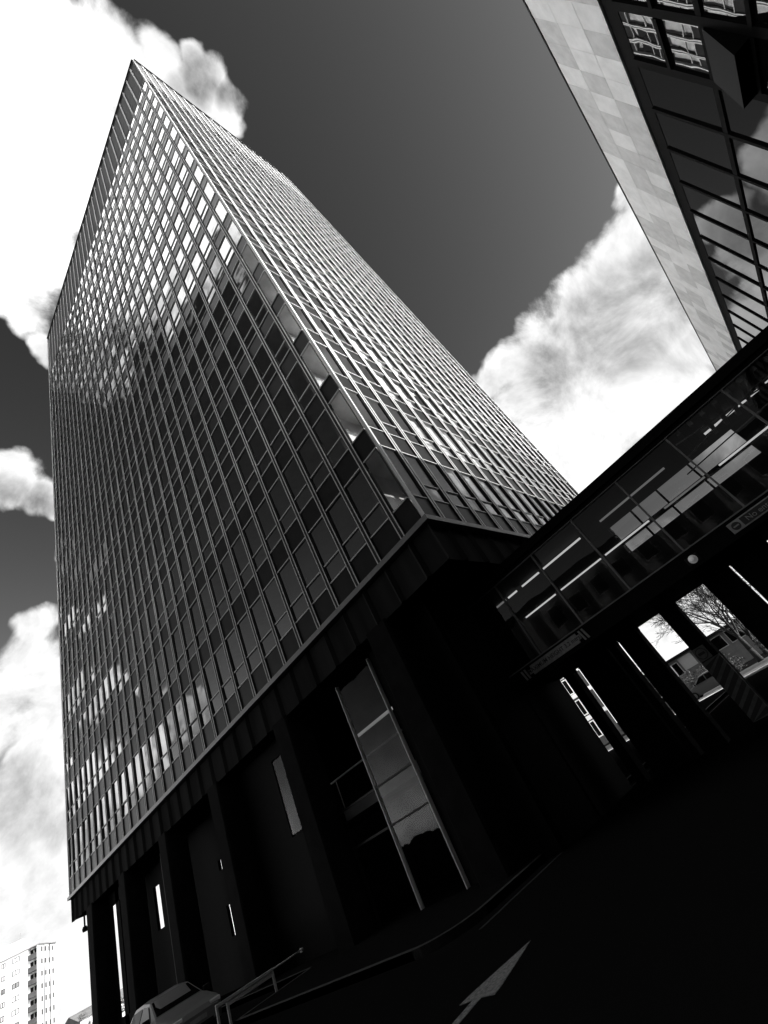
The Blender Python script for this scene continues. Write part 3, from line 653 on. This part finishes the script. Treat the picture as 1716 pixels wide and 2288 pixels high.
for r,(z0,z1) in enumerate(rows):
    for a,b in zip(xs[:-1],xs[1:]):
        a2,b2=a+.05,b-.05; sub=[(z0,z1)]
        if b<10.6:
            zm=(z0+z1)/2; sub=[(z0,zm-.05),(zm+.05,z1)]; a2+=.06; b2-=.06
        for (p,q) in sub:
            near_=r<2 and 5<a<26 
            t1=rnd.uniform(-.0035,.0035); t2=rnd.uniform(-.0035,.0035)
            opn=(abs(a-8.954)<.1 and r==1 and q>zl(13.0))
            g=MB(); 
            if opn:
                d=.32; g.face([(b2,YL+.02+d,p),(a2,YL+.02+d,p),(a2,YL+.06,q),(b2,YL+.06,q)]); g.face([(a2,YL+d,p),(a2,YL+.05,q),(b2,YL+.05,q),(b2,YL+d,p)])
                g.face([(a2,YL,p),(a2,YL+.02+d,p),(a2,YL+.06,q)],1); g.face([(b2,YL,p),(b2,YL+.02+d,p),(b2,YL+.06,q)],1)
            else: g.face([(b2,YL+t2,p),(a2,YL+t1,p),(a2,YL-t2,q),(b2,YL-t1,q)])
            if near_: PL(g,'window',[M['libglass'],M['black']],fix=False)
            else: 
                n0=len(rest.v); rest.v+=g.v; rest.f+=[tuple(n0+i for i in f) for f in g.f]; rest.m+=g.m; rest.smooth+=g.smooth
            if sub.__len__()>1 and p==sub[0][0] and near_:
                PL(MB().box(a2,b2,YL-.1,YL+.06,q+.002,q+.098),'glazing_bar',[M['black']])
o=PL(rest,'window',[M['libglass'],M['black']],fix=False); o['kind']='stuff'

# ------------------------------------------------------------------ cars
def make_car(label,body,group=None):
    c=empty('parked_car',(0,0,0),0,label,'car',group)
    S=[(0.0,.66,.30,.55,.60,.55),(.10,.80,.24,.60,.72,.62),(.45,.85,.20,.66,.82,.70),(1.05,.87,.18,.72,.95,.80),(1.25,.87,.18,.72,1.0,.76),(1.95,.87,.18,.72,1.44,.62),(2.5,.87,.18,.72,1.50,.62),(3.3,.87,.18,.72,1.46,.60),(3.8,.86,.20,.72,1.32,.58),(4.02,.82,.24,.70,1.02,.70),(4.12,.74,.32,.66,.72,.66)]
    mb=MB(); rings=[]
    for y,w,zb,zm,zt,wt in S:
        belt=min(zt,.98)
        rings.append([(-w*.92,y,zb),(-w,y,zm),(-w*.97,y,belt*.97),(-wt,y,zt-.02 if zt>1.1 else zt),(-wt*.7,y,zt+.012),(wt*.7,y,zt+.012),(wt,y,zt-.02 if zt>1.1 else zt),(w*.97,y,belt*.97),(w,y,zm),(w*.92,y,zb)])
    for a,b in zip(rings[:-1],rings[1:]):
        for i in range(10):
            j=(i+1)%10; mb.face([a[i],b[i],b[j],a[j]],0,True)
    mb.face(rings[0]); mb.face(rings[-1][::-1])
    b_=mb.build('body',[body],c,bevel=0)
    def lerp(k,t,i): 
        a=Vector(rings[k][i]); b=Vector(rings[k+1][i]); return a.lerp(b,t)
    # windscreen, rear screen
    o=Vector((0,-.012,.012)); q=[lerp(4,.06,3),lerp(4,.06,6),lerp(4,.94,6),lerp(4,.94,3)]
    q[0].x+=.05;q[3].x+=.04;q[1].x-=.05;q[2].x-=.04
    mb=MB(); mb.face([p+o for p in q]); mb.build('windscreen',[M['carglass']],c)
    for s_ in (-1,1):
        w1=[(s_*.862,1.42,.985),(s_*.862,2.42,.985),(s_*.655,2.42,1.40),(s_*.665,1.98,1.37)]
        w2=[(s_*.862,2.50,.985),(s_*.862,3.45,.985),(s_*.655,3.38,1.36),(s_*.655,2.50,1.40)]
        for w_ in (w1,w2):
            mb=MB(); mb.face([(x+s_*.012,y,z) for x,y,z in w_]); mb.build('side_window',[M['carglass']],c)
        mb=MB(); mb.xbox(Matrix.Translation((s_*.98,1.42,1.02)),-.11,.11,-.05,.06,-.07,.09); mb.build('mirror',[M['blackmetal']],c,bevel=.03)
        mb=MB().xbox(Matrix.Translation((s_*.60,.085,.66)),-.17,.17,-.05,.08,-.05,.07); mb.build('headlight',[M['signface']],c,bevel=.03)
        for y in (.80,3.35):
            tm=MB(); tm.tube((s_*.70,y,.31),(s_*.885,y,.31),.31,n=20); ty=tm.build('wheel',[M['rubber']],c)
            rm=MB(); rm.tube((s_*.88,y,.31),(s_*.897,y,.31),.2,n=16); rm.build('rim',[M['silver']],ty)
        MB().box(min(s_*.872,s_*.886),max(s_*.872,s_*.886),2.25,2.42,.82,.86).build('door_handle',[M['silver']],c)
    MB().box(-.26,.26,-.02,.0,.42,.53).build('number_plate',[M['signface2']],c,bevel=.005)
    MB().box(-.45,.45,-.012,.05,.28,.36).build('grille',[M['rubber']],c,bevel=.01)
    return c
car0=make_car('silver hatchback parked in the shade between the rail and the tower piers, bottom left',M['silver'])
car0.location=(7.4,18.5,.0); car0.scale=(.92,.92,.92)
far=[((49.6,13.6,.004),math.pi,M['silver'],'pale car on the sunlit road seen in the wide gap under the footbridge'),
     ((49.9,4.6,.004),math.pi,M['silver'],'car on the sunlit road behind the bare tree, seen under the footbridge'),
     ((56.4,15.2,.004),0,M['greypanel'],'grey car on the far side of the sunlit road, seen under the footbridge')]
for loc,rz,m_,lab in far:
    c=copy_tree(car0); c.scale=(1,1,1); c.location=loc; c.rotation_euler=(0,0,rz); tag(c,lab,'car','cars on the road beyond the footbridge')
    for ch in c.children:
        if ch.name.startswith('body'):
            ch.data=ch.data.copy(); ch.data.materials[0]=m_

# ------------------------------------------------------------------ bare trees and shrubs
def bare_tree(x,y,h,seed,label,spread=.9,depth=6,r0=None,lean=(0,0)):
    rnd=random.Random(seed); t=empty('bare_tree',(x,y,0),0,label,'tree','bare trees beyond the footbridge')
    r0=r0 or h*.026; tr=MB(); br_=MB()
    hf=h*.26; top=Vector((lean[0]*hf,lean[1]*hf,hf))
    tr.tube((0,0,-.1),(top.x*.4,top.y*.4,hf*.5),r0*1.25,r0,n=9); tr.tube((top.x*.4,top.y*.4,hf*.5),top,r0,r0*.8,n=9)
    def grow(p,d,l,r,k):
        q=p; dd=d.copy(); n=3
        for i in range(n):
            dd=(dd+Vector((rnd.uniform(-1,1),rnd.uniform(-1,1),rnd.uniform(-.5,.8)))*.16).normalized()
            q2=q+dd*(l/n); r2=max(.016,r*(1-.3*(i+1)/n)); br_.tube(q,q2,r*(1-.3*i/n),r2,n=5 if k<3 else 3,caps=False); q=q2
            if k<depth and i>0 and rnd.random()<.92:
                a=rnd.uniform(.5,1.1); ax=dd.orthogonal().normalized(); ax.rotate(Matrix.Rotation(rnd.uniform(0,6.28),3,dd))
                d2=dd.copy(); d2.rotate(Matrix.Rotation(a,3,ax)); d2.z=d2.z*.8+.12; d2.normalize()
                grow(q,d2,l*rnd.uniform(.5,.75),r2*.55,k+1)
        if k<depth:
            for j in range(2):
                ax=dd.orthogonal().normalized(); ax.rotate(Matrix.Rotation(rnd.uniform(0,6.28),3,dd))
                d2=dd.copy(); d2.rotate(Matrix.Rotation(rnd.uniform(.25,.62),3,ax)); grow(q,d2.normalized(),l*rnd.uniform(.62,.85),r2*.72,k+1)
    for j in range(5):
        a=j*6.283/5+rnd.uniform(-.4,.4); d=Vector((math.cos(a)*spread,math.sin(a)*spread,rnd.uniform(.7,1.3))).normalized()
        grow(top,d,h*.26,r0*.55,1)
    tr.build('trunk',[M['bark']],t); br_.build('branches',[M['bark']],t,fix=False); return t
bare_tree(58,8.2,10,3,'large bare tree with spreading twigs in the right gap under the footbridge',depth=6,spread=.45)
bare_tree(66,20.3,5.5,9,'small bare tree with twigs at lower left of the left gap',depth=4)
def shrub(x,y,z,r,h,seed,label,name='shrub',grp='shrubs beyond the footbridge',cat='shrub'):
    rnd=random.Random(seed); t=empty(name,(x,y,z),0,label,cat,grp); mb=MB(); st=MB()
    for j in range(7):
        a=rnd.uniform(0,6.28); e=rnd.uniform(.2,.7); st.tube((0,0,0),(math.cos(a)*r*e,math.sin(a)*r*e,h*rnd.uniform(.5,.95)),.03,.01,n=4)
    cl=[(rnd.uniform(-.7,.7)*r,rnd.uniform(-.7,.7)*r,h*rnd.uniform(.25,.85),rnd.uniform(.25,.5)*r) for _ in range(9)]
    for _ in range(900):
        cx_,cy_,cz_,cr=rnd.choice(cl); d=Vector((rnd.gauss(0,1),rnd.gauss(0,1),rnd.gauss(0,1))).normalized()*cr*rnd.uniform(.5,1.15)
        p=Vector((cx_,cy_,max(.05,cz_+d.z*.8)))+Vector((d.x,d.y,0)); s_=rnd.uniform(.05,.11)*(.6+r*.25)
        u=Vector((rnd.gauss(0,1),rnd.gauss(0,1),rnd.gauss(0,1))).normalized(); v=u.orthogonal().normalized()
        mb.face([p+u*s_,p+v*s_*.6,p-u*s_,p-v*s_*.6])
    st.build('stem',[M['bark']],t); mb.build('foliage',[M['leaf']],t,fix=False); return t
for i,(x,y,r,h,lab) in enumerate([(62,16.5,1.9,2.6,'round evergreen shrub behind the cars, left of the round sign'),(63,13.6,2.2,2.3,'dense low shrub behind the cars beside the round sign'),
    (60,11.3,1.8,2.4,'shrub just left of the big bare tree trunk'),(54,5.6,1.7,2.6,'dark shrub at the foot of the big bare tree'),(55,3.0,2.0,3.2,'tall dark shrub right of the bare tree'),
    (72,22.9,2.0,8.0,'tall evergreen shrub seen through the narrow slit left of the wide gap'),
    (64,4.3,2.4,9.5,'very tall dark shrub at the right edge, right of the bare tree')]):
    shrub(x,y,0,r,h,40+i,lab)
# ------------------------------------------------------------------ low building with a flat roof beyond the road
lb=empty('flat_roofed_building',(84,0,0),0,'low flat roofed building with pale panels beyond the sunlit road','building')
mb=MB().box(0,14,9.,27.5,0,4.75); mb.build('wall',[M['greypanel']],lb)
MB().box(-.7,14.5,8.4,28.1,4.75,5.15).build('roof',[M['blackmetal']],lb)
for i,(y,z0,z1,wd,mm) in enumerate([(25.4,1.2,3.9,1.5,'libglass'),(23.2,1.0,4.4,1.4,'white'),(21.0,2.6,4.3,1.7,'libglass'),(18.6,2.9,4.5,1.9,'white'),(16.2,2.9,4.5,1.9,'libglass'),(13.6,2.9,4.5,1.9,'libglass'),(11.,2.9,4.5,1.9,'libglass')]):
    mb=MB().box(-.06,-.0,y-.1,y+wd+.1,z0-.1,z1+.1); f=mb.build('window',[M['white']],lb)
    MB().box(-.09,-.062,y,y+wd,z0,z1).build('pane',[M[mm]],f)
# ------------------------------------------------------------------ white framed house seen through the two slits
hs=empty('white_framed_house',(66,33.5,0),math.radians(-52),'dark walled house with large white window frames seen through the narrow slits','house')
mb=MB().box(-12,6,0,9,0,10.3); mb.build('wall',[M['bark']],hs)
MB().box(-12.5,6.5,-.6,9.5,10.3,10.7).build('roof',[M['white']],hs)
for i in range(9):
    for j,z in enumerate((1.0,4.0,7.0)):
        x=-11.6+i*1.95; f=MB(); 
        f.box(x,x+1.5,-.08,0,z,z+.14); f.box(x,x+1.5,-.08,0,z+2.0,z+2.14); f.box(x,x+.13,-.08,0,z+.14,z+2.0); f.box(x+1.37,x+1.5,-.08,0,z+.14,z+2.0); f.box(x+.69,x+.81,-.08,0,z+.14,z+2.0)
        fo=f.build('window',[M['white']],hs); MB().box(x+.13,x+1.37,-.03,-.001,z+.14,z+2.0).build('pane',[M['carglass']],fo)
for z in (3.3,6.4,9.3): MB().box(-12,6,-.12,-.001,z,z+.55).build('white_band',[M['white']],hs)
# ------------------------------------------------------------------ block of flats, bottom left
M_fw=solid('flats_render',.4,rough=.9,spec=.05,nscale=.5,namt=.05)
fl=empty('block_of_flats',(41.2,204.,0),math.radians(152),'white rendered block of flats with a dark stack of balconies, bottom left corner','building')
H=25.0; W=24; Dp=15
mb=MB(); mb.box(2.6,W,-Dp,0,0,H); mb.box(0.,2.6,-Dp,-1.5,0,H); mb.box(0,.25,-1.5,0,0,H); mb.box(2.35,2.6,-.0,.02,0,H); mb.build('wall',[M_fw],fl)
MB().box(-.3,W+.3,-Dp-.3,.3,H,H+.28).build('roof_slab',[M['greypanel']],fl)
MB().box(4.4,9.2,-9,-1.5,H+.28,H+3.4).build('plant_room',[M['white']],fl); MB().box(9.4,13,-9,-1.5,H+.28,H+4.2).build('plant_room',[M['white']],fl)
MB().tube((5.2,-3,H+3.4),(5.2,-3,H+5.2),.04).build('aerial',[M['greypanel']],fl)
for k in range(8):
    z=H-2.82*(k+1)+.25
    MB().box(.25,2.35,-1.45,.05,z-.16,z).build('balcony_floor',[M['greydark']],fl)
    MB().box(.25,2.35,-.0,.06,z,z+1.1).build('balcony_panel',[M['greydark']],fl)
    f=MB().box(.5,2.2,-1.5,-1.44,z+.1,z+2.2).build('balcony_door',[M['carglass']],fl)
    MB().box(1.3,1.4,-1.44,-1.40,z+.1,z+2.2).build('frame',[M['white']],f)
    for u,wd in ((4.3,1.7),(7.6,.9),(10.5,1.7),(14.2,1.7),(17.,.9),(20.,1.7)):
        f=MB(); zz_=z+.95; x0,x1,z1=u,u+wd,zz_+1.15
        f.box(x0,x1,0,.05,zz_,zz_+.15); f.box(x0,x1,0,.05,z1-.15,z1); f.box(x0,x0+.16,0,.05,zz_+.15,z1-.15); f.box(x1-.16,x1,0,.05,zz_+.15,z1-.15); f.box((x0+x1)/2-.09,(x0+x1)/2+.09,0,.05,zz_+.15,z1-.15)
        fo=f.build('window',[M['bark']],fl); MB().box(x0+.09,x1-.09,.0,.015,zz_+.09,z1-.09).build('pane',[M['white'] if (k*7+int(u))%3 else M['greypanel']],fo)
    for v in (-3.2,-6.4,-9.6,-12.8):
        MB().box(-.05,0,v-.6,v+.6,z+.95,z+2.1).build('window',[M['greydark']],fl)
for v in (-4.8,-9.8): MB().tube((-.1,v,0),(-.1,v,H),.09,n=6).build('drainpipe',[M['greydark']],fl)
# low roofs, fence and shrubs right of the flats
gb=empty('distant_shed',(27.5,99,0),math.radians(8),'low pale building roof at the very bottom edge, between the flats and the tower','building')
MB().box(-3,7,0,5,0,2.6).build('wall',[M['white']],gb); mb=MB(); mb.prism([(-.4,2.6),(2.5,3.6),(5.4,2.6)],'x',-3.4,7.4); mb.build('roof',[M['greypanel']],gb)
for i in range(4): shrub(24.6+1.5*i,94-.4*i,0,1.1,3.4-.35*i,80+i,['thin shrub nearest the flats at the bottom edge','second thin shrub from the flats at the bottom edge','third thin shrub from the flats at the bottom edge','thin shrub nearest the tower pier at the bottom edge'][i],grp='shrubs by the flats')
# ------------------------------------------------------------------ brick building behind the viewer, seen only as a reflection in the glass
bb=empty('brick_building',(-26,0,0),0,'long brick building with rows of windows facing the tower, mirrored in the footbridge glass','building')
MB().box(-14,0,-45,34,0,15.5).build('wall',[M['brick']],bb); MB().box(-14.3,.4,-45.3,34.3,15.5,16.1).build('roof',[M['blackmetal']],bb)
pr=MB(); 
for k in range(4):
    for i in range(26):
        y=-44+3.0*i; z=1.1+3.6*k
        if (k*26+i)<100:
            f=MB().box(0,.06,y,y+1.5,z,z+2.1).build('window',[M['white']],bb); MB().box(.062,.08,y+.1,y+1.4,z+.1,z+2.).build('pane',[M['carglass']],f)
for i in range(27):
    y=-45+3.0*i+.1; MB().box(.0,.35,y,y+.5,0,15.4).build('pier',[M['bark']],bb)

bare_tree(71,9.0,9.0,21,'second bare tree right behind the large one, right gap under the footbridge',depth=5,spread=.5)
